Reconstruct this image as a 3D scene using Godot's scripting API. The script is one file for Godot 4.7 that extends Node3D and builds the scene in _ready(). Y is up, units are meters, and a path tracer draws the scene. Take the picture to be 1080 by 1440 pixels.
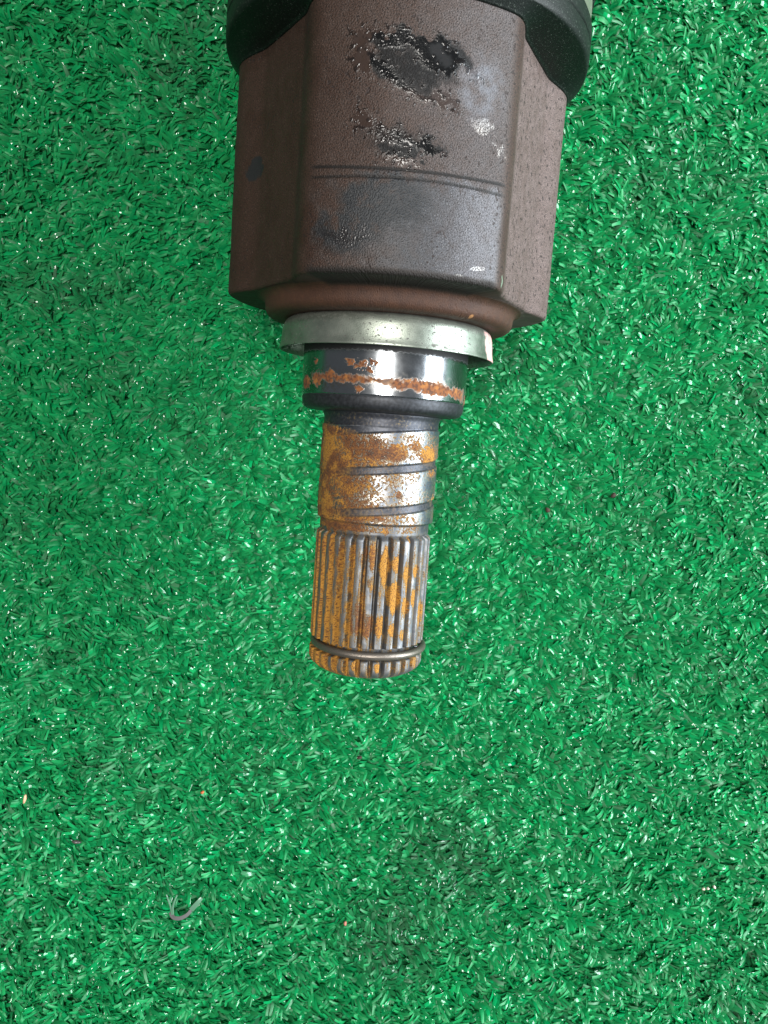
extends Node3D
# A drive shaft end (tripod joint housing, seal collar, splined stub) lying on green artificial turf.
# Lengths are written in millimetres and scaled by MM. Shaft frame: x right, y up, z along the axis towards the splined tip.

const MM := 0.001
const TILT := 3.8            # camera, degrees off the vertical
var rng := RandomNumberGenerator.new()
var axis_frame := Transform3D()

# ------------------------------------------------------------------ light and camera

func set_stage() -> void:
	var a := deg_to_rad(TILT)
	var fwd := Vector3(0, -cos(a), sin(a))
	var down := Vector3(0, sin(a), cos(a))
	var right := Vector3.RIGHT
	var start := Vector3(0, 46.5, 0)                                # the point s = 0 of the shaft axis
	var eye := start - (right * (-0.86) + down * (-20.2) + fwd * 200.0)
	var cam := Camera3D.new()
	cam.name = "camera"
	cam.fov = 67.0
	cam.near = 0.01
	cam.far = 30.0
	cam.transform = Transform3D(Basis(right, -down, -fwd), eye * MM)
	add_child(cam)
	var d := (right * -0.072 + down * 1.0 + fwd * 0.1016).normalized()
	var up := (-fwd - d * d.dot(-fwd)).normalized()
	axis_frame = Transform3D(Basis(up.cross(d), up, d), start * MM)

	var env := Environment.new()
	env.background_mode = Environment.BG_COLOR
	env.background_color = Color(0.37, 0.38, 0.39)
	env.tonemap_mode = Environment.TONE_MAPPER_LINEAR
	env.tonemap_exposure = 1.3
	env.sdfgi_enabled = true
	env.ssao_enabled = true
	env.ssil_enabled = true
	var we := WorldEnvironment.new()
	we.name = "world"
	we.environment = env
	add_child(we)

	# a long lamp overhead and the wide bright opening of the shed on the right
	area_light("ceiling_lamp", Vector3(0.02, 2.3, -0.1), Vector3(0, 0, -0.05), Vector2(0.5, 1.0), 5.7, Color(1.0, 0.985, 0.96))
	area_light("doorway_light", Vector3(1.05, 0.42, 0.0), Vector3(0, 0, 0), Vector2(1.1, 0.42), 3.1, Color(0.95, 0.98, 1.0))

func area_light(called: String, at: Vector3, towards: Vector3, size: Vector2, energy: float, tint: Color) -> void:
	var l := AreaLight3D.new()
	l.name = called
	l.area_size = size
	l.area_normalize_energy = true
	l.light_energy = energy
	l.light_color = tint
	l.shadow_enabled = true
	l.area_range = 12.0
	add_child(l)
	l.look_at_from_position(at, towards, Vector3.UP if absf((towards - at).normalized().y) < 0.9 else Vector3.FORWARD)

# ------------------------------------------------------------------ helpers

func put(called: String, mesh: Mesh, m: Material, parent: Node) -> MeshInstance3D:
	var o := MeshInstance3D.new()
	o.name = called
	o.mesh = mesh
	o.material_override = null
	for k in mesh.get_surface_count():
		mesh.surface_set_material(k, m)
	parent.add_child(o, true)
	return o

func tag(o: Node, label: String, category: String, group := "") -> void:
	o.set_meta("label", label)
	o.set_meta("category", category)
	if group:
		o.set_meta("group", group)

# rows of equally long point lists (millimetres), smooth normals; wrap closes each row on itself
func sheet(rows: Array, uvs: Array, wrap: bool) -> ArrayMesh:
	var nr := rows.size()
	var nc: int = rows[0].size()
	var v := PackedVector3Array()
	var n := PackedVector3Array()
	var t := PackedVector2Array()
	var ix := PackedInt32Array()
	for r in nr:
		for c in nc:
			v.append(rows[r][c] * MM)
			t.append(uvs[r][c])
			var c0 := c - 1
			var c1 := c + 1
			if wrap:
				if c0 < 0:
					c0 = nc - 2
				if c1 > nc - 1:
					c1 = 1
			else:
				c0 = maxi(c0, 0)
				c1 = mini(c1, nc - 1)
			var du: Vector3 = rows[r][c1] - rows[r][c0]
			var dv: Vector3 = rows[mini(r + 1, nr - 1)][c] - rows[maxi(r - 1, 0)][c]
			var q := du.cross(dv)
			n.append(-q.normalized() if q.length() > 1e-9 else Vector3.BACK)
	for r in nr - 1:
		for c in nc - 1:
			var a := r * nc + c
			var b := a + nc
			ix.append_array(PackedInt32Array([a, a + 1, b, a + 1, b + 1, b]))
	var arr := []
	arr.resize(Mesh.ARRAY_MAX)
	arr[Mesh.ARRAY_VERTEX] = v
	arr[Mesh.ARRAY_NORMAL] = n
	arr[Mesh.ARRAY_TEX_UV] = t
	arr[Mesh.ARRAY_INDEX] = ix
	var me := ArrayMesh.new()
	me.add_surface_from_arrays(Mesh.PRIMITIVE_TRIANGLES, arr)
	return me

# the angle of a column: 0 is straight up, positive to the right; columns run from -180 to 180
func around(r: float, phi: float, s: float) -> Vector3:
	return Vector3(r * sin(phi), r * cos(phi), s)

# a turned body: profile of Vector2(s, r)
func lathe(profile: Array, segments: int, s0: float, s1: float, off := Vector3.ZERO) -> ArrayMesh:
	var rows := []
	var uvs := []
	for p in profile:
		var row := PackedVector3Array()
		var uv := PackedVector2Array()
		for c in segments + 1:
			var f := float(c) / segments
			row.append(around(p.y, (f - 0.5) * TAU, p.x) + off)
			uv.append(Vector2(f, (p.x - s0) / (s1 - s0)))
		rows.append(row)
		uvs.append(uv)
	return sheet(rows, uvs, true)

func noise_bytes(w: int, h: int, seed_: int, freq: float, octaves := 4, kind := FastNoiseLite.TYPE_SIMPLEX_SMOOTH, cell := -1) -> PackedByteArray:
	var n := FastNoiseLite.new()
	n.seed = seed_
	n.noise_type = kind
	n.frequency = freq
	n.fractal_octaves = octaves
	if cell >= 0:
		n.cellular_return_type = cell
		n.fractal_type = FastNoiseLite.FRACTAL_NONE
	var im := n.get_image(w, h, false, false, true)
	im.convert(Image.FORMAT_L8)
	return im.get_data()

func texture_of(w: int, h: int, data: PackedByteArray, format := Image.FORMAT_RGB8) -> ImageTexture:
	return ImageTexture.create_from_image(Image.create_from_data(w, h, false, format, data))

func plain(called: String, c: Color, rough: float, metal := 0.0) -> StandardMaterial3D:
	var m := StandardMaterial3D.new()
	m.resource_name = called
	m.albedo_color = c
	m.roughness = rough
	m.metallic = metal
	return m

func mapped(called: String, albedo: Texture2D, orm: Texture2D, height: Texture2D, relief_mm: float) -> ORMMaterial3D:
	var m := ORMMaterial3D.new()
	m.resource_name = called
	m.albedo_texture = albedo
	m.orm_texture = orm
	if height:
		m.heightmap_enabled = true
		m.heightmap_texture = height
		m.heightmap_scale = relief_mm * 0.1
	return m

func blob(x: float, y: float, cx: float, cy: float, rx: float, ry: float) -> float:
	var dx := (x - cx) / rx
	var dy := (y - cy) / ry
	return maxf(0.0, 1.0 - dx * dx - dy * dy)

func seg_dist(p: Vector2, a: Vector2, b: Vector2) -> float:
	return p.distance_to(Geometry2D.get_closest_point_to_segment(p, a, b))

func close_texture(w: int, h: int, col: PackedByteArray, orm: PackedByteArray, hei: PackedByteArray, called: String, relief: float) -> ORMMaterial3D:
	return mapped(called, texture_of(w, h, col), texture_of(w, h, orm), texture_of(w, h, hei, Image.FORMAT_L8), relief)

# ------------------------------------------------------------------ housing

const LOBES := [4.0, 124.0, -116.0]    # where the three roller lobes point, degrees to the right of straight up

func housing_r(phi_deg: float) -> float:
	var best := 999.0
	var soft := 0.0
	for l in [64.0, -176.0, -56.0]:    # the middles of the three hollows
		var d := wrapf(phi_deg - l, -180.0, 180.0)
		if absf(d) < best:
			best = absf(d)
			soft = 0.0 if l < -100.0 else smoothstep(2.0, 12.0, d * signf(l))   # the side lobes rise gently
	var hollow := 33.9 / cos(deg_to_rad(minf(best, 34.0)))
	return lerpf(hollow, 41.0, lerpf(smoothstep(18.5, 33.5, best), smoothstep(11.0, 38.0, best), soft))

const HS0 := -97.0
const HS1 := -26.0

func housing_mesh() -> ArrayMesh:
	var st := []                       # s, inset from the lobed outline, share of the round boss, radius of the boss
	var s := -97.0
	while s < -34.0:
		st.append([s, 0.0, 0.0, 0.0])
		s += 1.0
	st.append_array([[-33.2, 0.0, 0.0, 0.0], [-32.7, 0.05, 0.0, 0.0], [-32.35, 0.2, 0.0, 0.0], [-32.12, 0.45, 0.0, 0.0], [-32.0, 0.75, 0.0, 0.0], [-31.97, 1.1, 0.0, 0.0], [-31.96, 1.5, 0.0, 33.5]])
	for k in [[-31.94, 0.35, 34.0], [-31.92, 0.7, 33.6], [-31.9, 1.0, 33.4], [-31.7, 1.0, 32.6], [-31.3, 1.0, 31.9], [-30.7, 1.0, 31.4], [-30.0, 1.0, 31.2], [-29.2, 1.0, 31.15], [-28.5, 1.0, 31.0], [-27.9, 1.0, 30.7], [-27.4, 1.0, 30.1], [-27.1, 1.0, 29.3], [-27.0, 1.0, 28.4], [-27.0, 1.0, 22.0]]:
		st.append([k[0], 1.5, k[1], k[2]])
	var wob := FastNoiseLite.new()
	wob.seed = 5
	wob.frequency = 0.05
	var rows := []
	var uvs := []
	var cols := 540
	for e in st:
		var row := PackedVector3Array()
		var uv := PackedVector2Array()
		for c in cols + 1:
			var f := float(c) / cols
			var ph := (f - 0.5) * 360.0
			var r: float = housing_r(ph) - e[1]
			r = lerpf(r, e[3], e[2])
			if e[2] == 0.0:
				r += 0.18 * wob.get_noise_3d(r * sin(deg_to_rad(ph)), r * cos(deg_to_rad(ph)), e[0])
				# the two shallow parting ridges that cross the top lobe
				var top := 1.0 - smoothstep(30.0, 34.0, absf(ph - 4.0))
				var q: float = e[0] + 0.012 * (ph - 4.0)
			row.append(around(r, deg_to_rad(ph), e[0]))
			uv.append(Vector2(f, (e[0] + e[1] * 0.0 + (42.0 - r if e[2] > 0.0 or e[1] > 1.0 else 0.0) * 0.0 - HS0) / (HS1 - HS0)))
		rows.append(row)
		uvs.append(uv)
	return sheet(rows, uvs, true)

func housing_material() -> ORMMaterial3D:
	var w := 2048
	var h := 550
	var grain := noise_bytes(w, h, 11, 0.27, 3)
	var fine := noise_bytes(w, h, 12, 0.42, 2)
	var broad := noise_bytes(w, h, 13, 0.008, 4)
	var mid := noise_bytes(w, h, 14, 0.035, 4)
	var speck := noise_bytes(w, h, 15, 0.075, 2)
	var col := PackedByteArray()
	var orm := PackedByteArray()
	var hei := PackedByteArray()
	col.resize(w * h * 3)
	orm.resize(w * h * 3)
	hei.resize(w * h)
	var brown := Vector3(60, 45, 38)
	var rusty := Vector3(50, 33, 25)
	var grey := Vector3(80, 75, 75)
	var slate := Vector3(58, 60, 64)
	for y in h:
		var s := HS0 + (y + 0.5) / h * (HS1 - HS0)
		for x in w:
			var i := y * w + x
			var ph := ((x + 0.5) / w - 0.5) * 360.0
			var b := broad[i] / 255.0
			var m := mid[i] / 255.0
			var g := grain[i] / 255.0
			var fi := fine[i] / 255.0
			var sp := speck[i] / 255.0
			var px := ph + (m - 0.5) * 5.0                      # wavy edges for all stains
			var py := s + (b - 0.5) * 1.5 + (m - 0.5) * 4.0
			var tl := ph - 4.0
			var on_top := 1.0 - smoothstep(27.0, 31.0, absf(tl))
			var c := brown.lerp(rusty, clampf(smoothstep(0.45, 0.75, b) * 0.55 + smoothstep(-8.0, -40.0, ph) * 0.7, 0.0, 1.0))  # browner on the left, with the shade of that side painted in
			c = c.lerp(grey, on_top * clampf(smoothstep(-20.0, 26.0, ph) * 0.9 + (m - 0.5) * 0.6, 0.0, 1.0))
			c = c.lerp(Vector3(126, 113, 112), smoothstep(34.0, 46.0, ph) * (0.55 + 0.3 * (m - 0.5)))  # right lobe painted lighter, as lit from the right
			var rough := 0.68 + 0.2 * (m - 0.5)
			var rel := 0.35 + 0.75 * on_top
			# smoother slate band below the parting ridge
			var band := on_top * smoothstep(-53.0, -49.6, py + (g - 0.5) * 2.0) * (1.0 - smoothstep(-33.6, -32.6, s))
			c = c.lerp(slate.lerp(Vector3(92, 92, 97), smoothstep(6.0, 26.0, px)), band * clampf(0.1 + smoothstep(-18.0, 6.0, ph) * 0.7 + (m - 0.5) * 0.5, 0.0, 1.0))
			rel = lerpf(rel, 0.45, band * 0.7)
			rough = lerpf(rough, 0.54, band)
			# dark smear on the band, black wet corner
			var smear := band * clampf((1.7 * blob(px, py, -3.0, -46.0, 15.0, 6.0) + 1.7 * blob(px, py, -13.0, -39.5, 12.0, 4.4)) * smoothstep(0.15, 0.6, m * 0.6 + g * 0.4), 0.0, 1.0)
			c = c.lerp(Vector3(32, 36, 40), smear * 0.9)
			var wet := clampf(1.6 * blob(px, py, -13.0, -39.2, 9.0, 2.4) * smoothstep(0.42, 0.62, g * 0.5 + m * 0.5), 0.0, 1.0) * on_top
			# oil
			var oil := 0.0
			var p := Vector2(px * 0.7155, py)                     # millimetres on the top lobe
			var e: float = oil_at(p)
			e += (g - 0.5) * 1.3 + (fi - 0.5) * 0.6
			oil = smoothstep(1.0, -0.8, e)
			var black: float = clampf(black_at(px, py), 0.0, 1.0)
			wet = maxf(wet, oil)
			c = c.lerp(Vector3(44, 38, 36), wet * 0.5)
			c = c.lerp(Vector3(14, 15, 16), clampf(smoothstep(0.0, 0.9, black) * (0.85 + 0.3 * wet), 0.0, 0.97) * on_top)
			rel *= 1.0 - 0.1 * clampf(black, 0.0, 1.0)
			rough = lerpf(rough, 0.86, clampf(black * 1.2, 0.0, 1.0) * on_top * (1.0 - wet))
			rough = lerpf(rough, 0.16, wet)
			var film := smoothstep(0.4, -0.9, e)
			var pool := on_top * smoothstep(0.0, 0.9, blob(px * 0.7155 - py * 0.5, py, 44.6, -75.1, 3.0, 2.3)) * wet
			c = c.lerp(Vector3(48, 49, 50), pool * 0.7)  # grey reflection in the oil pool, painted into the colour
			var drop := on_top * smoothstep(0.60, 0.68, sp) * smoothstep(2.6, 0.4, absf(e)) * smoothstep(0.35, 0.6, m + 0.1)
			c = c.lerp(Vector3(24, 22, 22), drop * 0.6)
			rough = lerpf(rough, 0.12, drop)
			# grain tone, pits
			var tone := 0.74 + 0.32 * g + 0.75 * (fi - 0.5) - 0.35 * smoothstep(0.36, 0.22, fi)
			c *= lerpf(tone, 0.97, film)
			var pit := smoothstep(0.71, 0.78, sp) * (smoothstep(0.5, 0.75, b) if ph < 30.0 else 1.0)
			var fleck := smoothstep(0.74, 0.86, fi) * smoothstep(0.45, 0.7, m) * (1.0 - film)
			c = c.lerp(Vector3(150, 138, 128), fleck * 0.35)
			c = c.lerp(Vector3(34, 26, 24), pit * 0.8 * (1.0 - film))
			# pale scuffs, bare bright metal
			var sc := clampf(2.2 * blob(px, py, 24.5, -63.2, 4.0, 2.0) + 1.8 * blob(px, py, 30.4, -59.4, 2.4, 1.6) + 2.6 * blob(ph, s, 26.1, -35.3 - (ph - 26.0) * 0.10, 2.9, 0.5) + 1.5 * blob(ph, s, 20.1, -33.4, 1.6, 0.3), 0.0, 1.0) * smoothstep(0.38, 0.62, fi * 0.5 + g * 0.5)
			c = c.lerp(Vector3(196, 194, 190), sc * 0.75)
			var bl := on_top * clampf(1.2 * blob(ph, s, 23.0, -70.0, 9.0, 8.0), 0.0, 1.0) * m
			c = c.lerp(Vector3(126, 136, 150), bl * 0.5)
			# grime and painted-in shade under the edge of the lobe
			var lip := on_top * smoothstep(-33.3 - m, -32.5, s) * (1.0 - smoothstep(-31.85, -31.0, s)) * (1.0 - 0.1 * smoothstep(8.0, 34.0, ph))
			if s > -31.8:
				c = Vector3(56, 37, 29).lerp(Vector3(70, 46, 33), m) * (0.82 + 0.3 * g)
				rel = 0.5
				rough = 0.68
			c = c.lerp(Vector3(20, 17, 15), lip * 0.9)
			c = c.lerp(Vector3(24, 28, 32), 0.8 * smoothstep(0.2, 0.5, blob(px, s, -71.0, -60.0, 5.0, 3.4) * (0.6 + 0.8 * g)))
			c = c.lerp(Vector3(140, 100, 64), smoothstep(0.2, 0.5, blob(ph, s, 38.0, -27.6, 1.3, 0.5)))
			c = c.lerp(Vector3(120, 150, 128), 0.7 * smoothstep(0.3, 0.6, blob(ph + 0.3 * sin(s * 3.0), s, 36.5, -34.0, 0.7, 1.8)))
			col[i * 3] = clampi(int(c.x), 0, 255)
			col[i * 3 + 1] = clampi(int(c.y), 0, 255)
			col[i * 3 + 2] = clampi(int(c.z), 0, 255)
			orm[i * 3] = 255
			orm[i * 3 + 1] = clampi(int(255.0 * (rough + 0.12 * (fi - 0.5))), 0, 255)
			orm[i * 3 + 2] = int(255.0 * clampf(0.03 + 0.1 * band + 0.7 * sc, 0.0, 1.0) * (1.0 - wet))
			# relief: casting grain, drowned by the oil film whose edge stands up
			var hh := 0.42 + (g - 0.5) * 0.42 * rel + (fi - 0.5) * 0.42 * rel - pit * 0.2
			var rl := 0.5 * on_top * (exp(-pow((s + 52.5 + 0.0006 * tl * tl) / 0.28, 2.0)) + 0.7 * exp(-pow((s + 50.9) / 0.28, 2.0)))
			hh = lerpf(hh, 0.60, film * 0.85) + 0.10 * exp(-e * e * 14.0) * (0.3 + g) * on_top + 0.22 * drop - rl
			var scored := clampf(rl * 1.6, 0.0, 0.7)
			for q in 3:
				col[i * 3 + q] = int(col[i * 3 + q] * (1.0 - scored))
			hei[i] = clampi(int(hh * 255.0), 0, 255)
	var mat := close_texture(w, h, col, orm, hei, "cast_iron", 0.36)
	mat.metallic_specular = 0.4
	return mat

# signed distance (mm) to the oil film on the top lobe, in millimetres round the lobe and along the axis
const OIL := [[-8.3, -77.5, -8.1, -72.5, 2.0], [-6.1, -73.0, -1.5, -68.9, 0.95], [-1.5, -68.9, 3.6, -66.8, 0.9], [3.6, -66.8, 10.4, -66, 1.0], [4.7, -75.4, 8.6, -74.6, 2.7], [-6.4, -77.8, 2.9, -76.4, 1.1], [10.7, -74.8, 15.4, -72.4, 0.7], [-7.9, -61.6, -6.2, -60.4, 1.4], [-3.6, -59.2, 5.7, -57.4, 1.3], [5.7, -57.2, 8.6, -56.8, 0.6], [-2.9, -54.6, 2.9, -54.4, 0.8]]

func oil_at(p: Vector2) -> float:
	var best := 9.0
	for o in OIL:
		best = minf(best, seg_dist(p, Vector2(o[0], o[1]), Vector2(o[2], o[3])) - o[4])
	return best

func black_at(ph: float, s: float) -> float:
	return 2.2 * blob(ph, s, -1.5, -76.6, 9.0, 2.2) + 1.9 * blob(ph, s, 11.0, -75.0, 8.5, 3.4) + 1.3 * blob(ph, s, -5.5, -72.5, 4.0, 3.4) + 1.2 * blob(ph, s, -2.0, -70.2, 4.0, 1.2) + 2.0 * blob(ph, s, 1.0, -56.1, 6.5, 1.2) + 0.9 * blob(ph, s, 7.0, -57.5, 8.0, 1.6) + 0.95 * blob(ph, s, 4.0, -71.5, 13.0, 5.0) + 0.5 * blob(ph, s, 0.0, -58.0, 13.0, 4.0)

# ------------------------------------------------------------------ boot

func make_boot(root: Node3D) -> void:
	var dusty := dust_material("rubber", Color(0.006, 0.0085, 0.0075).linear_to_srgb(), 0.46)
	# front face follows the lobed housing, the outer wall is round
	var rows := []
	var uvs := []
	var cols := 270
	var st := [[-86.0, -3.0, 0.0], [-86.3, 0.15, 0.0], [-86.5, 0.5, 0.0], [-86.9, 0.0, 0.06], [-88.6, 0.0, 0.9], [-88.9, 0.0, 0.955], [-89.4, 0.0, 0.985], [-90.1, 0.0, 1.0], [-92.6, 0.0, 1.0], [-92.9, 0.0, 0.99], [-93.0, 0.0, 0.96], [-93.3, 0.0, 0.96], [-93.4, 0.0, 0.99], [-93.7, 0.0, 1.0], [-96.6, 0.0, 1.0], [-97.2, 0.0, 0.97], [-97.6, 0.0, 0.95]]
	for e in st:
		var row := PackedVector3Array()
		var uv := PackedVector2Array()
		for c in cols + 1:
			var f := float(c) / cols
			var ph := (f - 0.5) * 360.0
			var r: float = lerpf(housing_r(ph) + e[1] + 0.5 * float(e[2] > 0.0), 43.8, e[2])
			row.append(around(r, deg_to_rad(ph), e[0]))
			uv.append(Vector2(f, e[0] * 0.01))
		rows.append(row)
		uvs.append(uv)
	rows.reverse()
	uvs.reverse()
	var boot := put("rubber_boot", sheet(rows, uvs, true), dusty, root)
	# clamp seat and bellows running on out of the frame
	var pr := []
	var s := -215.0
	while s < -110.0:
		var k := (-110.0 - s) / 105.0
		var env := lerpf(42.0, 24.0, k)
		pr.append(Vector2(s, env + 4.0 * (1.0 - k * 0.5) * sin((s + 110.0) * TAU / 17.0 + 1.2)))
		s += 0.8
	pr.append_array([Vector2(-109.5, 43.6), Vector2(-109.2, 44.0), Vector2(-108.6, 44.4), Vector2(-103.4, 43.6), Vector2(-103.0, 41.8), Vector2(-97.4, 41.8)])
	put("bellows", lathe(pr, 180, -215.0, -100.0), dusty, boot)
	put("boot_clamp", lathe([Vector2(-102.6, 41.6), Vector2(-102.6, 43.1), Vector2(-102.5, 43.3), Vector2(-97.9, 43.3), Vector2(-97.8, 43.1), Vector2(-97.8, 41.6)], 180, -107.0, -100.0), plain("clamp_steel", Color(0.72, 0.71, 0.66), 0.34, 0.9), boot)
	put("shaft_bar", lathe([Vector2(-330.0, 13.0), Vector2(-214.0, 13.0)], 48, -330.0, -214.0), plain("bar_steel", Color(0.2, 0.2, 0.21), 0.5, 0.6), root)

func dust_material(called: String, c: Color, rough: float) -> StandardMaterial3D:
	var w := 512
	var n := noise_bytes(w, w, 31, 0.13, 2)
	var g := noise_bytes(w, w, 32, 0.3, 2)
	var col := PackedByteArray()
	var hei := PackedByteArray()
	col.resize(w * w * 3)
	hei.resize(w * w)
	for i in w * w:
		var dust := smoothstep(0.77, 0.86, n[i] / 255.0)
		var q := Vector3(c.r, c.g, c.b) * 255.0 * (0.8 + 0.4 * g[i] / 255.0)
		q = q.lerp(Vector3(120, 130, 120), dust * 0.8)
		col[i * 3] = int(q.x)
		col[i * 3 + 1] = int(q.y)
		col[i * 3 + 2] = int(q.z)
		hei[i] = clampi(int(g[i] * 0.6 + dust * 90.0), 0, 255)
	var m := plain(called, Color.WHITE, rough)
	m.metallic_specular = 0.3
	m.albedo_texture = texture_of(w, w, col)
	m.heightmap_enabled = true
	m.heightmap_texture = texture_of(w, w, hei, Image.FORMAT_L8)
	m.heightmap_scale = 0.012
	m.uv1_triplanar = true
	m.uv1_scale = Vector3(28, 28, 28)
	return m

# ------------------------------------------------------------------ dust cover and collar

func cover_material() -> ORMMaterial3D:
	var w := 1280
	var h := 96
	var n := noise_bytes(w, h, 41, 0.02, 4)
	var sp := noise_bytes(w, h, 42, 0.11, 2)
	var g := noise_bytes(w, h, 43, 0.4, 2)
	var col := PackedByteArray()
	var orm := PackedByteArray()
	var hei := PackedByteArray()
	col.resize(w * h * 3)
	orm.resize(w * h * 3)
	hei.resize(w * h)
	for y in h:
		var s := -28.0 + (y + 0.5) / h * 9.0
		for x in w:
			var i := y * w + x
			var ph := ((x + 0.5) / w - 0.5) * 360.0
			var m := n[i] / 255.0
			var c := Vector3(128, 136, 126).lerp(Vector3(152, 158, 148), m) * (0.94 + 0.1 * g[i] / 255.0)
			var soot := smoothstep(0.73 - 0.18 * smoothstep(-24.0, -27.5, s) , 0.86, sp[i] / 255.0)
			soot = maxf(soot, smoothstep(-25.7, -27.1, s + (m - 0.5) * 2.0) * 0.9)
			soot = maxf(soot, smoothstep(0.5, 0.7, m) * blob(ph, s, 18.0, -20.2, 22.0, 0.9))
			c = c.lerp(Vector3(40, 38, 36), soot * 0.7)
			var pink := smoothstep(62.0, 64.0, ph + (m - 0.5) * 5.0) * (1.0 - smoothstep(80.0, 82.0, ph)) * smoothstep(-26.6, -26.0, s)
			c = c.lerp(Vector3(206, 156, 152), pink * smoothstep(0.2, 0.45, sp[i] / 255.0 * 0.5 + m * 0.5) * 0.9)
			col[i * 3] = int(c.x)
			col[i * 3 + 1] = int(c.y)
			col[i * 3 + 2] = int(c.z)
			orm[i * 3] = 255
			orm[i * 3 + 1] = clampi(int(255.0 * (0.34 + 0.12 * m + 0.3 * soot + 0.2 * pink)), 0, 255)
			orm[i * 3 + 2] = int(255.0 * 0.85 * (1.0 - maxf(soot * 0.8, pink)))
			hei[i] = clampi(int(120 + (g[i] - 128) * 0.25 + pink * 40.0 - soot * 20.0), 0, 255)
	return close_texture(w, h, col, orm, hei, "zinc_plate", 0.08)

func collar_material() -> ORMMaterial3D:
	var w := 1280
	var h := 240
	var n := noise_bytes(w, h, 51, 0.03, 4)
	var q := noise_bytes(w, h, 52, 0.09, 4)
	var g := noise_bytes(w, h, 53, 0.4, 2)
	var col := PackedByteArray()
	var orm := PackedByteArray()
	var hei := PackedByteArray()
	col.resize(w * h * 3)
	orm.resize(w * h * 3)
	hei.resize(w * h)
	var dots := [[-66.0, -11.4, 8.0, 1.9], [-50.6, -12.0, 6.0, 1.9], [-38.0, -12.8, 5.0, 1.7], [-22.8, -16.2, 3.4, 0.8], [-14.0, -16.0, 3.0, 0.9], [-7.2, -16.5, 2.4, 0.9], [-17.0, -14.9, 3.0, 0.7], [-9.0, -14.6, 2.0, 0.7], [-15.3, -9.9, 3.2, 0.8], [-52.0, -16.2, 2.2, 0.8], [-80.0, -15.4, 4.0, 0.9], [57.0, -11.0, 7.0, 1.4], [78.0, -9.8, 3.0, 1.6], [22.0, -12.0, 9.0, 1.2]]
	for y in h:
		var s := -28.0 + (y + 0.5) / h * 24.0
		for x in w:
			var i := y * w + x
			var ph := ((x + 0.5) / w - 0.5) * 360.0
			var m := n[i] / 255.0
			var k := q[i] / 255.0
			var gg := g[i] / 255.0
			var px := ph + (k - 0.5) * 5.0
			var py := s + (m - 0.5) * 1.4 + (k - 0.5) * 0.9
			var hair := 0.5 + 0.5 * sin(s * 23.0 + m * 4.0)
			var c := Vector3(150, 154, 158) * (0.95 + 0.06 * hair)
			var thick := 0.75 + 0.5 * smoothstep(0.0, 30.0, ph) + 0.2 * sin(ph * 0.21)
			var line := smoothstep(thick + 0.35, thick - 0.45, absf(py + 12.3 - 0.016 * (ph + 20.0))) * smoothstep(-60.0, -48.0, px) * (1.0 - smoothstep(64.0, 76.0, px)) * (1.0 - 0.35 * blob(px, -11.0, 2.0, -11.0, 5.0, 2.0))
			var rust := line
			for d in dots:
				rust = maxf(rust, smoothstep(0.0, 0.45, blob(px, py, d[0], d[1], d[2], d[3])))
			var edge := smoothstep(0.1, 0.5, rust) * (1.0 - smoothstep(0.5, 1.0, rust))
			var rc := Vector3(116, 70, 36).lerp(Vector3(76, 47, 32), smoothstep(0.4, 0.7, k)).lerp(Vector3(150, 98, 46), smoothstep(0.55, 0.8, m) * 0.8)
			rc = rc.lerp(Vector3(84, 48, 32), edge * 0.5) * (0.85 + 0.3 * gg)
			var stain := 0.25 * smoothstep(2.6, 0.8, absf(py + 12.0)) * smoothstep(0.3, 0.6, k) + 0.35 * smoothstep(0.45, 0.75, k) * blob(ph, s, -60.0, -12.0, 40.0, 6.0)
			c = c.lerp(Vector3(112, 92, 70), stain)
			c = c.lerp(rc, rust)
			var gap := 1.0 - smoothstep(-19.3, -18.7, s + (k - 0.5) * 0.8)  # painted dark band: shade of the gap below the dust cover
			c = c.lerp(Vector3(24, 24, 25), gap * 0.9)
			var oxide := smoothstep(-8.75, -8.5, s + (k - 0.5) * 0.2)
			c = c.lerp(Vector3(48, 50, 54) * (0.7 + 0.6 * k), oxide * (1.0 - 0.4 * rust))
			col[i * 3] = clampi(int(c.x), 0, 255)
			col[i * 3 + 1] = clampi(int(c.y), 0, 255)
			col[i * 3 + 2] = clampi(int(c.z), 0, 255)
			orm[i * 3] = 255
			orm[i * 3 + 1] = clampi(int(255.0 * lerpf(lerpf(0.17 + 0.06 * m + stain * 0.3 + gap * 0.4, 0.5, oxide), 0.88, rust)), 0, 255)
			orm[i * 3 + 2] = int(255.0 * lerpf(lerpf(1.0 - gap * 0.8, 0.6, oxide), 0.05, rust))
			hei[i] = clampi(int(60 + rust * (50.0 + gg * 70.0) + oxide * (gg - 0.5) * 30.0), 0, 255)
	return close_texture(w, h, col, orm, hei, "polished_steel", 0.12)

# ------------------------------------------------------------------ stub shaft and splines

const SS0 := -10.0
const SS1 := 62.0
const TEETH := 30
const HELIX := 10.1

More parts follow.
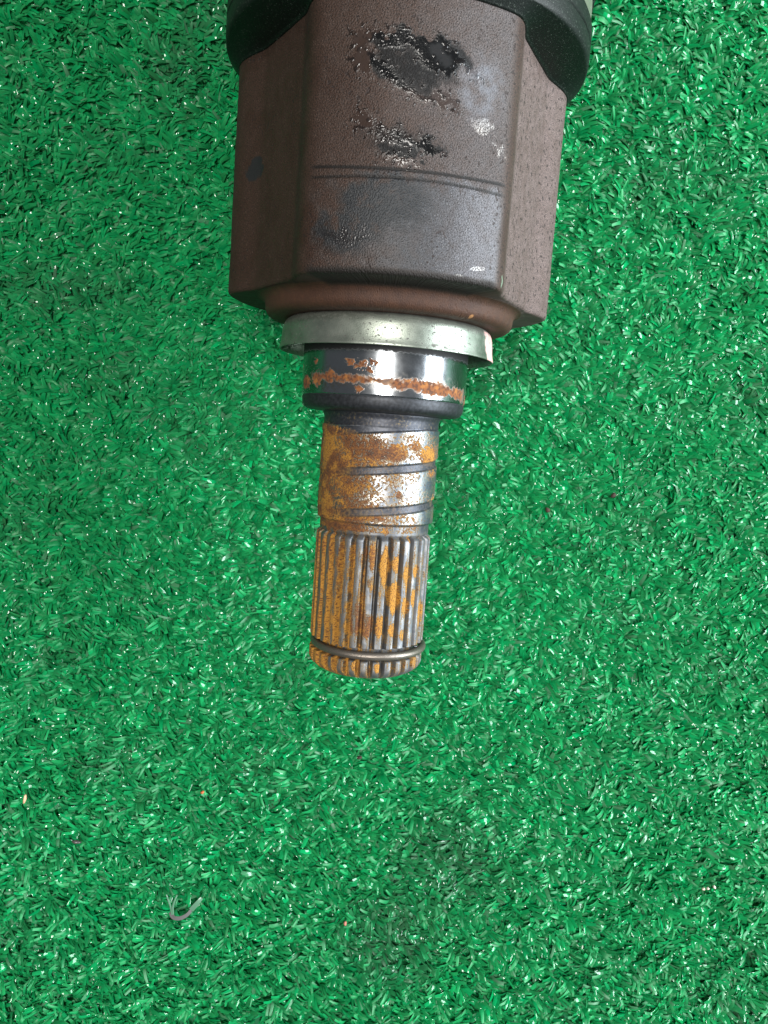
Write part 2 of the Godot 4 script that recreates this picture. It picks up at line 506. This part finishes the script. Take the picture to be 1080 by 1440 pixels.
# bare steel with rust, laid out by angle and distance along the shaft
func stub_material() -> ORMMaterial3D:
	var w := 1128
	var h := 864
	var n := noise_bytes(w, h, 61, 0.012, 5)
	var q := noise_bytes(w, h, 62, 0.085, 5)
	var g := noise_bytes(w, h, 63, 0.22, 3)
	var t := noise_bytes(w, h, 64, 0.02, 4)
	var col := PackedByteArray()
	var orm := PackedByteArray()
	var hei := PackedByteArray()
	col.resize(w * h * 3)
	orm.resize(w * h * 3)
	hei.resize(w * h)
	# angle, s, half width in degrees, half length, strength, yellow
	var spots := [
		[18.0, 4.2, 12.0, 2.8, 0.8, 0.6], [55.0, 4.5, 15.0, 3.0, 1.0, 0.85], [36.0, 2.2, 8.0, 1.6, 0.6, 0.6], [-2.0, 3.6, 24.0, 3.2, 0.35, 0.1], [74.0, 16.2, 7.0, 1.8, 0.9, 0.9], [22.0, 14.5, 5.0, 1.0, 0.6, 0.0],
		[-60.0, 4.0, 16.0, 4.0, 0.3, 1.0], [-52.0, 17.6, 9.0, 2.6, 0.4, 1.0], [-10.0, 20.4, 26.0, 0.9, 0.5, 0.4], [66.0, 9.2, 14.0, 1.0, 0.6, 0.5], [12.0, 23.6, 4.0, 0.9, 0.9, 0.7], [-40.0, 23.4, 30.0, 1.6, 0.5, 0.2],
		[14.0, 32.0, 6.9, 5.9, 2.26, 1.0], [26.5, 40.0, 8.3, 5.1, 2.26, 1.0], [22.0, 38.6, 5.7, 2.6, 1.34, 0.9], [25.5, 31.5, 6.0, 2.6, 1.94, 0.9], [38.6, 34.5, 6.0, 5.9, 2.26, 1.0], [38.6, 42.6, 6.9, 3.7, 2.1, 1.0], [51.5, 33.4, 6.4, 2.3, 1.8, 1.0], [50.0, 40.4, 5.7, 2.6, 1.66, 1.0], [64.0, 45.0, 7.6, 4.8, 1.5, 0.9],
		[1.2, 29.6, 4.1, 5.0, 1.12, 0.7], [2.0, 36.4, 4.1, 2.6, 0.62, 0.9], [0.0, 47.0, 8.1, 4.4, 0.88, 0.3], [13.0, 47.0, 5.7, 3.5, 1.06, 0.9], [26.0, 48.0, 5.7, 2.2, 0.9, 1.0], [38.0, 25.4, 3.0, 0.9, 0.9, 0.9], [-12.0, 45.5, 8.1, 5.0, 0.5, 0.3], [38.0, 49.6, 5.7, 1.8, 0.9, 0.9],
		[13.0, 57.6, 4.0, 1.6, 1.0, 1.0], [-9.0, 57.6, 4.0, 1.6, 0.7, 0.9], [60.0, 57.5, 6.0, 2.0, 0.8, 1.0], [-70.0, 57.2, 20.0, 2.4, 0.5, 0.8]]
	for y in h:
		var s := SS0 + (y + 0.5) / h * (SS1 - SS0)
		var splined := smoothstep(24.0, 25.0, s)
		for x in w:
			var i := y * w + x
			var f := (x + 0.5) / w
			var ph := (f - 0.5) * 360.0
			var m := n[i] / 255.0
			var k := q[i] / 255.0
			var gg := g[i] / 255.0
			var tt := t[i] / 255.0
			var px := ph + (k - 0.5) * lerpf(6.0, 2.0, splined)
			var py := s + (k - 0.5) * 1.4
			var i2 := int(y * 0.16) * w + x                              # streaks along the teeth
			var kk := lerpf(k, q[i2] / 255.0, splined)
			var tooth := 0.5 + 0.5 * cos(ph * TEETH / 360.0 * TAU)      # 1 on a tooth, 0 in a gap
			var bias := 0.0
			var yellow := 0.0
			if s < 24.0:
				bias = lerpf(0.74, 0.36, smoothstep(-36.0, 18.0, ph))
				bias = lerpf(bias, 0.14, smoothstep(36.0, 60.0, ph) * smoothstep(7.0, 10.0, s))
				yellow = 0.42 + 0.3 * smoothstep(-20.0, -60.0, ph) * smoothstep(0.3, 0.7, tt)
				bias *= smoothstep(-1.5, 0.5, s + smoothstep(-20.0, -70.0, ph) * 1.5)
			else:
				bias = lerpf(0.78, 0.34, smoothstep(-50.0, 4.0, ph))
				bias = lerpf(bias, 0.24, smoothstep(6.0, 14.0, ph)) + (0.5 - tooth) * 0.62 * (1.0 - smoothstep(-14.0, 10.0, ph))
				bias -= 0.14 * (1.0 - smoothstep(53.0, 54.0, s)) * float(hash(int(floor(f * TEETH * 2.0 + 0.5))) % 5 == 0)
				bias *= lerpf(0.55, 1.0, smoothstep(25.0, 29.0, s))
				yellow = lerpf(0.55, 0.9, smoothstep(28.0, 36.0, s))
			for d in spots:
				if absf(s - d[1]) < d[3] + 1.5 and absf(ph - d[0]) < d[2] + 5.0:
					var v := blob(px, py, d[0], d[1], d[2], d[3])
					if v > 0.0:
						var sv := smoothstep(0.0, 0.75, v)
						bias += sv * minf(d[4], 1.0) * 0.62
						yellow = lerpf(yellow, d[5], sv)
			var wide := lerpf(1.0, 0.5, splined)
			var val := bias + (m - 0.5) * 0.55 * wide + (kk - 0.5) * lerpf(0.8, 0.9, splined) + (gg - 0.5) * 0.75
			var rust := smoothstep(0.36, 0.60, val)
			# steel
			var c := Vector3(150, 152, 156).lerp(Vector3(112, 120, 132), smoothstep(0.4, 0.7, tt)) * (0.92 + 0.14 * gg)
			var dark := smoothstep(0.60, 0.70, k) * smoothstep(0.40, 0.55, tt) * 0.85
			# the rolled helical groove and the neck are black oxide
			var hs := fposmod(s - 8.8 + ph / 360.0 * HELIX + HELIX * 0.5, HELIX) - HELIX * 0.5
			var groove := smoothstep(1.15, 0.85, absf(hs)) * float(s > -2.0 and s < 23.0)
			var neck := 1.0 - smoothstep(-1.9, -1.5, s + (k - 0.5) * 0.3)
			var relief := smoothstep(22.0, 22.3, s) * (1.0 - smoothstep(24.4, 25.2, s))
			dark = maxf(dark, maxf(groove * 0.85, neck))
			dark = maxf(dark, relief * 0.55)
			rust *= 1.0 - 0.75 * groove * smoothstep(-50.0, -10.0, ph)
			rust *= 1.0 - neck * 0.9
			c = c.lerp(Vector3(58, 60, 66) * (0.75 + 0.5 * k), dark)
			# dull grey skin on the splines
			var skin := smoothstep(23.0, 25.0, s) * (0.55 + 0.5 * m)
			c = c.lerp(Vector3(96, 97, 99), skin * 0.85)
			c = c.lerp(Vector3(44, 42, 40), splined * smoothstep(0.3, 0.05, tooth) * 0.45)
			var hue := clampf(lerpf(tt, t[i2] / 255.0 * 0.7 + 0.2, splined) * 0.5 + (1.0 - gg) * 0.6 + (k - 0.5) * 0.4 + yellow * 0.5 - 0.2, 0.0, 1.0)
			var rc := Vector3(56, 38, 28).lerp(Vector3(104, 64, 32), smoothstep(0.15, 0.5, hue)).lerp(Vector3(166, 118, 42), smoothstep(0.5, 0.85, hue))
			rc *= 0.78 + 0.42 * gg
			var pock := smoothstep(0.58, 0.70, gg) * smoothstep(0.2, 0.6, rust) * 0.75
			rc = rc.lerp(Vector3(52, 30, 20), pock)
			c = c.lerp(rc, rust)
			# thin brown tarnish round the rust
			var tarn := smoothstep(0.22, 0.42, val) * (1.0 - rust)
			c = c.lerp(Vector3(122, 102, 66), tarn * 0.75 * (1.0 - groove))
			col[i * 3] = clampi(int(c.x), 0, 255)
			col[i * 3 + 1] = clampi(int(c.y), 0, 255)
			col[i * 3 + 2] = clampi(int(c.z), 0, 255)
			orm[i * 3] = 255
			var rough := 0.29 + 0.16 * tt + 0.2 * tarn + 0.2 * skin
			rough = lerpf(rough, 0.5, dark)
			orm[i * 3 + 1] = clampi(int(255.0 * lerpf(rough, 0.9, rust)), 0, 255)
			orm[i * 3 + 2] = int(255.0 * lerpf(lerpf(0.97, 0.6, dark * 0.8) - 0.3 * skin, 0.03, rust))
			hei[i] = clampi(int(80 + rust * (30.0 + gg * 90.0) - pock * 80.0 + (k - 0.5) * 20.0), 0, 255)
	return close_texture(w, h, col, orm, hei, "rusty_steel", 0.22)

func stub_mesh() -> ArrayMesh:
	var rows := []
	var uvs := []
	var cols := 240
	var s := -8.0
	while s <= 26.0:
		var row := PackedVector3Array()
		var uv := PackedVector2Array()
		for c in cols + 1:
			var f := float(c) / cols
			var ph := (f - 0.5) * 360.0
			var r := 15.1
			if s < -1.6:
				r = 14.75 + 0.5 * smoothstep(-3.4, -5.0, s)
			else:
				var hs := fposmod(s - 8.8 + ph / 360.0 * HELIX + HELIX * 0.5, HELIX) - HELIX * 0.5
				r -= (0.16 + 0.28 * smoothstep(-60.0, 0.0, ph)) * smoothstep(1.2, 0.75, absf(hs))
			r = lerpf(r, 14.15, smoothstep(21.8, 22.3, s))
			r = lerpf(r, 13.2, smoothstep(24.6, 25.8, s))
			row.append(around(r, deg_to_rad(ph), s))
			uv.append(Vector2(f, (s - SS0) / (SS1 - SS0)))
		rows.append(row)
		uvs.append(uv)
		s += 0.2
	return sheet(rows, uvs, true)

func tooth_top(s: float) -> float:
	var r := 14.85
	r = lerpf(13.0, r, smoothstep(24.3, 26.0, s))
	r -= 2.2 * smoothstep(53.0, 53.3, s) * (1.0 - smoothstep(56.0, 56.3, s))
	r -= 2.6 * pow(maxf(0.0, (s - 58.4) / 2.7), 2.2)
	return r

func tooth_mesh(k: int) -> ArrayMesh:
	var rows := []
	var uvs := []
	var mid := (k + 0.0) * 360.0 / TEETH
	var pitch := 360.0 / TEETH
	var across := [-0.50, -0.44, -0.38, -0.34, -0.28, -0.24, 0.0, 0.24, 0.28, 0.34, 0.38, 0.44, 0.50]
	var lift := [-0.08, 0.0, 0.12, 0.5, 0.90, 1.0, 1.03, 1.0, 0.90, 0.5, 0.12, 0.0, -0.08]
	var ss := [24.2, 24.6, 25.0, 25.4, 25.8, 26.2, 27.0]
	for j in 12:
		ss.append(29.0 + j * 2.0)
	ss.append_array([52.4, 52.8, 53.0, 53.1, 53.2, 53.35, 54.5, 55.9, 56.05, 56.2, 56.35, 57.0, 57.8, 58.4, 58.9, 59.4, 59.9, 60.4, 60.8, 61.1])
	for s in ss:
		var row := PackedVector3Array()
		var uv := PackedVector2Array()
		var top := tooth_top(s)
		var root := minf(13.2, top - 0.02)
		for j in across.size():
			var ph: float = mid + across[j] * pitch
			var r: float = lerpf(root, top, lift[j])
			row.append(around(r, deg_to_rad(ph), s))
			uv.append(Vector2(fposmod(ph + 180.0, 360.0) / 360.0 if absf(mid - 180.0) > 1.0 else ph / 360.0 + 0.5, (s - SS0) / (SS1 - SS0)))
		rows.append(row)
		uvs.append(uv)
	return sheet(rows, uvs, false)

func ring_mesh() -> ArrayMesh:
	var rows := []
	var uvs := []
	for j in 17:
		var b := float(j) / 16.0 * TAU
		var row := PackedVector3Array()
		var uv := PackedVector2Array()
		for c in 181:
			var f := float(c) / 180.0
			var ph := deg_to_rad(lerpf(-172.0, 172.0, f))
			row.append(around(14.3 + 1.0 * cos(b), ph, 54.8 + 1.0 * sin(b)) + Vector3(0.55, 0.0, 0.0))
			uv.append(Vector2(f, (54.8 + 0.8 * sin(b) - SS0) / (SS1 - SS0)))
		rows.append(row)
		uvs.append(uv)
	return sheet(rows, uvs, false)

func ring_material() -> StandardMaterial3D:
	var m := dust_material("spring_steel", Color(0.47, 0.44, 0.41), 0.45)
	m.metallic = 0.8
	m.metallic_specular = 0.5
	return m

func make_shaft() -> void:
	var root := Node3D.new()
	root.name = "drive_shaft"
	add_child(root)
	root.transform = axis_frame
	tag(root, "rusty car drive shaft end with brown joint housing, polished collar and splined tip", "drive shaft")
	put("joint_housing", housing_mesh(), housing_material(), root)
	make_boot(root)
	var cp := [Vector2(-27.2, 22.0), Vector2(-27.3, 24.2), Vector2(-27.15, 24.9), Vector2(-26.8, 25.5), Vector2(-26.3, 25.95), Vector2(-25.6, 26.3), Vector2(-24.6, 26.55), Vector2(-23.0, 26.7), Vector2(-21.6, 26.8), Vector2(-20.7, 26.95), Vector2(-20.1, 27.1), Vector2(-19.75, 27.2), Vector2(-19.55, 27.1), Vector2(-19.6, 26.85), Vector2(-20.0, 26.6), Vector2(-21.0, 26.2), Vector2(-25.6, 25.8), Vector2(-26.2, 25.2), Vector2(-26.4, 24.0), Vector2(-26.4, 21.0)]
	put("dust_cover", lathe(cp, 240, -28.0, -19.0), cover_material(), root)
	var kp := [Vector2(-26.9, 20.9), Vector2(-22.0, 20.92), Vector2(-16.0, 20.92), Vector2(-11.0, 20.92), Vector2(-9.0, 20.92), Vector2(-8.75, 20.85), Vector2(-8.62, 20.6), Vector2(-8.5, 20.55), Vector2(-8.3, 20.75), Vector2(-7.6, 20.7), Vector2(-6.6, 20.55), Vector2(-5.9, 20.2), Vector2(-5.4, 19.6), Vector2(-5.15, 18.8), Vector2(-5.05, 17.8), Vector2(-4.9, 15.6), Vector2(-4.8, 14.6)]
	put("seal_collar", lathe(kp, 240, -28.0, -4.0), collar_material(), root)
	var sm := stub_material()
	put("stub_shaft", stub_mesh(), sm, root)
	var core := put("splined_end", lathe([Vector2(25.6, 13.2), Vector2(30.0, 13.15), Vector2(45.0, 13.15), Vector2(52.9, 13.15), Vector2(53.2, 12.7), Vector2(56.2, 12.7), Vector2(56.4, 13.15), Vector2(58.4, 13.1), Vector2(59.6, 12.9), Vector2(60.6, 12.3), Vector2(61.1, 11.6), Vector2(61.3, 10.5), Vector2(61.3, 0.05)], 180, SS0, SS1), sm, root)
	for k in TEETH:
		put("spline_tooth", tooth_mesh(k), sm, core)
	put("snap_ring", ring_mesh(), ring_material(), root)

# ------------------------------------------------------------------ turf

var bv := []
var bn := []
var bc := []
var bi := []

func blade(k: int, at: Vector3, az: float, length: float, lean0: float, lean1: float, width: float, c: Color, twist: float, segs: int) -> void:
	var out := Vector3(cos(az), 0, sin(az))
	var side := Vector3(-sin(az), 0, cos(az))
	var v: PackedVector3Array = bv[k]
	var first := v.size()
	var p := at
	for j in segs + 1:
		var t := float(j) / segs
		var lean := lerpf(lean0, lean1, t)
		var dir := out * sin(lean) + Vector3.UP * cos(lean)
		if j > 0:
			p += dir * (length / segs)
		var tw := twist * t
		var face := dir.cross(side)                                   # the flat side of the ribbon
		var sd := side * cos(tw) + face * sin(tw)
		var nn := sd.cross(dir)
		if nn.y < 0.0:
			nn = -nn
		var hw := width * 0.5 * (1.0 - 0.3 * maxf(0.0, t - 0.55) / 0.45)
		bv[k].append((p - sd * hw) * MM)
		bv[k].append((p + sd * hw) * MM)
		bn[k].append((nn - sd * 0.24).normalized())
		bn[k].append((nn + sd * 0.24).normalized())
		bc[k].append(c)
		bc[k].append(c)
		if j < segs:
			var a := first + j * 2
			bi[k].append_array(PackedInt32Array([a, a + 2, a + 1, a + 1, a + 2, a + 3]))

func make_turf() -> void:
	var ground := PlaneMesh.new()
	ground.size = Vector2(6, 6)
	var back := put("turf_backing", ground, plain("turf_backing", Color(0.005, 0.12, 0.045).linear_to_srgb(), 0.9), self)
	back.set_meta("kind", "structure")
	for k in 2:
		bv.append(PackedVector3Array())
		bn.append(PackedVector3Array())
		bc.append(PackedColorArray())
		bi.append(PackedInt32Array())
	var comb := FastNoiseLite.new()
	comb.seed = 3
	comb.frequency = 0.012
	var patch := FastNoiseLite.new()
	patch.seed = 8
	patch.frequency = 0.03
	var x0 := -265.0
	while x0 < 265.0:
		var z0 := -330.0
		while z0 < 300.0:
			var inside := absf(x0) < 140.0 and z0 > -160.0 and z0 < 190.0
			var tx := x0 + rng.randf_range(-1.3, 1.3)
			var tz := z0 + rng.randf_range(-1.3, 1.3)
			var bundles := 4 if inside else 2
			# trodden pile: mostly to one side or the other, turning a little with the place
			var way := comb.get_noise_2d(tx, tz) * 1.2 + 0.35 * smoothstep(20.0, 150.0, tz)
			var flat_ := 0.5 + 0.5 * patch.get_noise_2d(tx * 1.5, tz * 1.5 + 300.0)
			var dirt := clampf(patch.get_noise_2d(tx * 0.7 + 90.0, tz * 0.7) * 1.6 - 0.35, 0.0, 0.5)
			dirt = maxf(dirt, 0.7 * maxf(maxf(blob(tx, tz, -62.0, -112.0, 12.0, 18.0), blob(tx, tz, -100.0, -46.0, 34.0, 9.0)), blob(tx, tz, -52.0, -128.0, 16.0, 10.0)))
			dirt = maxf(dirt, 0.9 * maxf(blob(tx, tz, 22.0, 138.0, 22.0, 22.0), blob(tx, tz, 4.0, 165.0, 22.0, 20.0)))
			var under := 1.0
			if absf(tx - tz * -0.07) < 30.0 and tz < -25.0:
				under = 0.45
			for b in bundles:
				# a bundle of split ribbons that lie nearly side by side
				var az0 := way + rng.randfn(0.0, 0.75) + (PI if rng.randf() < 0.5 else 0.0)
				var l0 := rng.randf_range(0.0, 0.4)
				var l1 := minf(l0 + rng.randf_range(0.9, 2.2) * (0.8 + 0.4 * flat_), 2.5)
				var long := rng.randf_range(3.8, 6.6) * under
				var bx := tx + rng.randf_range(-1.2, 1.2)
				var bz := tz + rng.randf_range(-1.2, 1.2)
				var shade := rng.randf_range(0.78, 1.2)
				for j in 4:
					var c := Color(0.004, 0.285, 0.088) * shade * rng.randf_range(0.88, 1.12)
					c.r += rng.randf_range(0.0, 0.014)
					if rng.randf() < 0.04:
						c = c.lerp(Color(0.12, 0.26, 0.16), 0.6)
					c = c.lerp(Color(0.05, 0.075, 0.055), dirt * rng.randf_range(0.1, 0.8))
					c.a = 1.0
					var off := (j - 1.5) * rng.randf_range(0.4, 0.8)
					var az := az0 + rng.randfn(0.0, 0.22) + off * 0.12
					var at := Vector3(bx - sin(az0) * off + rng.randf_range(-0.3, 0.3), 0.0, bz + cos(az0) * off + rng.randf_range(-0.3, 0.3))
					var shiny := rng.randf() < 0.42
					blade(1 if shiny else 0, at, az, long * rng.randf_range(0.85, 1.12), maxf(0.0, l0 + rng.randfn(0.0, 0.1)), l1 + rng.randfn(0.0, 0.18) + (0.5 if rng.randf() < 0.2 else 0.0), rng.randf_range(0.6, 1.2) * (1.3 if shiny else 1.0), c, rng.randf_range(-0.9, 0.9), 4 if inside else 2)
			z0 += 2.9
		x0 += 3.0
	var me := ArrayMesh.new()
	for k in 2:
		var arr := []
		arr.resize(Mesh.ARRAY_MAX)
		arr[Mesh.ARRAY_VERTEX] = bv[k]
		arr[Mesh.ARRAY_NORMAL] = bn[k]
		arr[Mesh.ARRAY_COLOR] = bc[k]
		arr[Mesh.ARRAY_INDEX] = bi[k]
		me.add_surface_from_arrays(Mesh.PRIMITIVE_TRIANGLES, arr)
		var m := plain("turf_fibre", Color.WHITE, 0.48 if k == 0 else 0.09)
		m.vertex_color_use_as_albedo = true
		m.metallic_specular = 0.5
		m.cull_mode = BaseMaterial3D.CULL_DISABLED
		m.backlight_enabled = true
		m.backlight = Color(0.9, 0.9, 0.9)
		me.surface_set_material(k, m)
	var o := MeshInstance3D.new()
	o.name = "turf_grass"
	o.mesh = me
	add_child(o)
	tag(o, "short shiny green artificial turf covering the ground", "artificial turf")
	o.set_meta("kind", "stuff")

# ------------------------------------------------------------------ small litter on the turf

# an uneven chip: a rough slab with a crooked outline
func chip(length: float, width: float, thick: float, seed_: int) -> ArrayMesh:
	var r := RandomNumberGenerator.new()
	r.seed = seed_
	var st := SurfaceTool.new()
	st.begin(Mesh.PRIMITIVE_TRIANGLES)
	var top := []
	var bot := []
	for k in 8:
		var a := k * TAU / 8.0
		var q := r.randf_range(0.75, 1.15)
		var p := Vector3(cos(a) * length * 0.5 * q, 0, sin(a) * width * 0.5 * q)
		top.append((p * 0.82 + Vector3(0, thick * r.randf_range(0.7, 1.2), 0)) * MM)
		bot.append((p + Vector3(0, thick * r.randf_range(-0.1, 0.3), 0)) * MM)
	var crown := Vector3(0, thick * 1.25, 0) * MM
	var under := Vector3(0, -thick * 0.2, 0) * MM
	for k in 8:
		var n := (k + 1) % 8
		for v in [crown, top[k], top[n], top[k], bot[k], bot[n], top[k], bot[n], top[n], under, bot[n], bot[k]]:
			st.add_vertex(v)
	st.generate_normals()
	return st.commit()

func litter(called: String, at: Vector2, turn: float, size: Vector3, c: Color, rough: float, label: String, category: String, group := "") -> void:
	var o := put(called, chip(size.x, size.z, size.y, hash(label)), plain(called, c, rough), self)
	o.position = Vector3(at.x, 5.0, at.y) * MM
	o.rotation = Vector3(rng.randf_range(-0.25, 0.25), deg_to_rad(turn), rng.randf_range(-0.2, 0.2))
	tag(o, label, category, group)

func ribbon(path: Array, width: float, cup: float) -> ArrayMesh:
	var rows := []
	var uvs := []
	for k in path.size():
		var d: Vector3 = (path[mini(k + 1, path.size() - 1)] - path[maxi(k - 1, 0)]).normalized()
		var side := d.cross(Vector3.UP).normalized()
		var row := PackedVector3Array()
		var uv := PackedVector2Array()
		var t := float(k) / (path.size() - 1)
		var ring := 10
		for j in ring + 1:                                              # a thin closed strip, curled like a gutter
			var a := TAU * j / ring
			var x := cos(a) * width * 0.5 * (1.0 - 0.35 * t * t)
			row.append(path[k] + side * x + Vector3.UP * (sin(a) * 0.14 + cup * x * x))
			uv.append(Vector2(float(j) / ring, t))
		rows.append(row)
		uvs.append(uv)
	return sheet(rows, uvs, true)

func curve(points: Array) -> Array:
	var c := Curve3D.new()
	for k in points.size():
		var a: Vector3 = points[maxi(k - 1, 0)]
		var b: Vector3 = points[mini(k + 1, points.size() - 1)]
		c.add_point(points[k], (a - b) / 6.0, (b - a) / 6.0)
	var out := []
	for k in 19:
		out.append(c.sample_baked(c.get_baked_length() * k / 18.0, true))
	return out

func make_litter() -> void:
	var f := Node3D.new()
	f.name = "plastic_shred"
	f.position = Vector3(-68.0, 4.4, 152.0) * MM
	add_child(f)
	tag(f, "bent grey plastic shred with a pale glossy end, lying at the lower left", "plastic shred")
	var grey := plain("grey_plastic", Color(0.36, 0.36, 0.36), 0.3)
	var pale := plain("pale_plastic", Color(0.32, 0.47, 0.38), 0.2)
	put("strip", ribbon(curve([Vector3(-0.4, 0.9, 1.2), Vector3(0.6, 1.5, 2.6), Vector3(2.8, 1.8, 2.7), Vector3(5.2, 1.8, 1.5), Vector3(6.6, 1.6, -0.2)]), 1.5, 0.25), grey, f)
	put("white_end", ribbon(curve([Vector3(6.4, 1.7, 0.0), Vector3(7.6, 1.9, -1.4), Vector3(8.8, 1.9, -2.8), Vector3(9.9, 1.6, -4.0)]), 1.7, 0.2), pale, f)
	put("prong", ribbon(curve([Vector3(0.1, 1.2, 2.0), Vector3(-0.2, 1.6, -0.8), Vector3(-0.9, 1.9, -3.4), Vector3(-1.5, 1.7, -5.2)]), 0.7, 0.1), pale, f)
	put("prong", ribbon(curve([Vector3(0.4, 1.2, 2.0), Vector3(0.5, 1.7, -0.8), Vector3(1.2, 2.0, -3.2), Vector3(2.0, 1.7, -5.0)]), 0.75, 0.1), pale, f)
	litter("wood_sliver", Vector2(-114.7, 115.5), 74.0, Vector3(4.2, 0.7, 0.9), Color(0.80, 0.62, 0.50), 0.7, "pale pinkish wood sliver on the turf by the left edge of the photo", "sliver")
	litter("orange_crumb", Vector2(-57.5, 113.2), 20.0, Vector3(1.5, 0.7, 1.0), Color(0.72, 0.36, 0.20), 0.8, "tiny orange crumb on the turf to the lower left of the splined tip", "crumb", "crumbs on the turf")
	litter("pink_crumb", Vector2(-11.8, 157.1), 80.0, Vector3(1.7, 0.7, 1.1), Color(0.66, 0.42, 0.36), 0.8, "tiny pinkish crumb on the turf left of the dark dirty patch", "crumb", "crumbs on the turf")
	litter("rust_flake", Vector2(72.7, 17.8), 30.0, Vector3(2.2, 0.6, 1.7), Color(0.20, 0.15, 0.12), 0.9, "dark reddish brown rust flake on the turf, the farther right of two", "flake", "rust flakes on the turf")
	litter("rust_flake", Vector2(52.2, 22.4), 120.0, Vector3(2.0, 0.6, 1.6), Color(0.24, 0.175, 0.14), 0.9, "brown rust flake on the turf, of two the nearer to the shaft", "flake", "rust flakes on the turf")
	litter("brown_crumb", Vector2(-7.1, 101.8), 10.0, Vector3(1.9, 0.7, 1.2), Color(0.20, 0.15, 0.11), 0.9, "dull brown crumb on the turf just below the splined tip", "crumb", "crumbs on the turf")
	litter("grey_chip", Vector2(-98.6, 129.8), -10.0, Vector3(3.6, 0.9, 1.2), Color(0.28, 0.27, 0.26), 0.25, "glossy dark grey chip on the turf above the bent plastic shred", "chip")
	litter("white_grit", Vector2(104.4, 145.4), 8.0, Vector3(1.2, 0.8, 0.9), Color(0.85, 0.78, 0.70), 0.5, "white grit grain at the lower right, leftmost of a row of three", "grit", "white grit grains in a row")
	litter("white_grit", Vector2(105.7, 145.2), 50.0, Vector3(1.1, 0.8, 0.8), Color(0.85, 0.80, 0.74), 0.5, "white grit grain at the lower right, middle of a row of three", "grit", "white grit grains in a row")
	litter("white_grit", Vector2(107.8, 144.7), 100.0, Vector3(1.2, 0.8, 1.0), Color(0.85, 0.82, 0.76), 0.5, "white grit grain at the lower right, rightmost of a row of three", "grit", "white grit grains in a row")

func _ready() -> void:
	rng.seed = 20240
	set_stage()
	make_turf()
	make_shaft()
	make_litter()
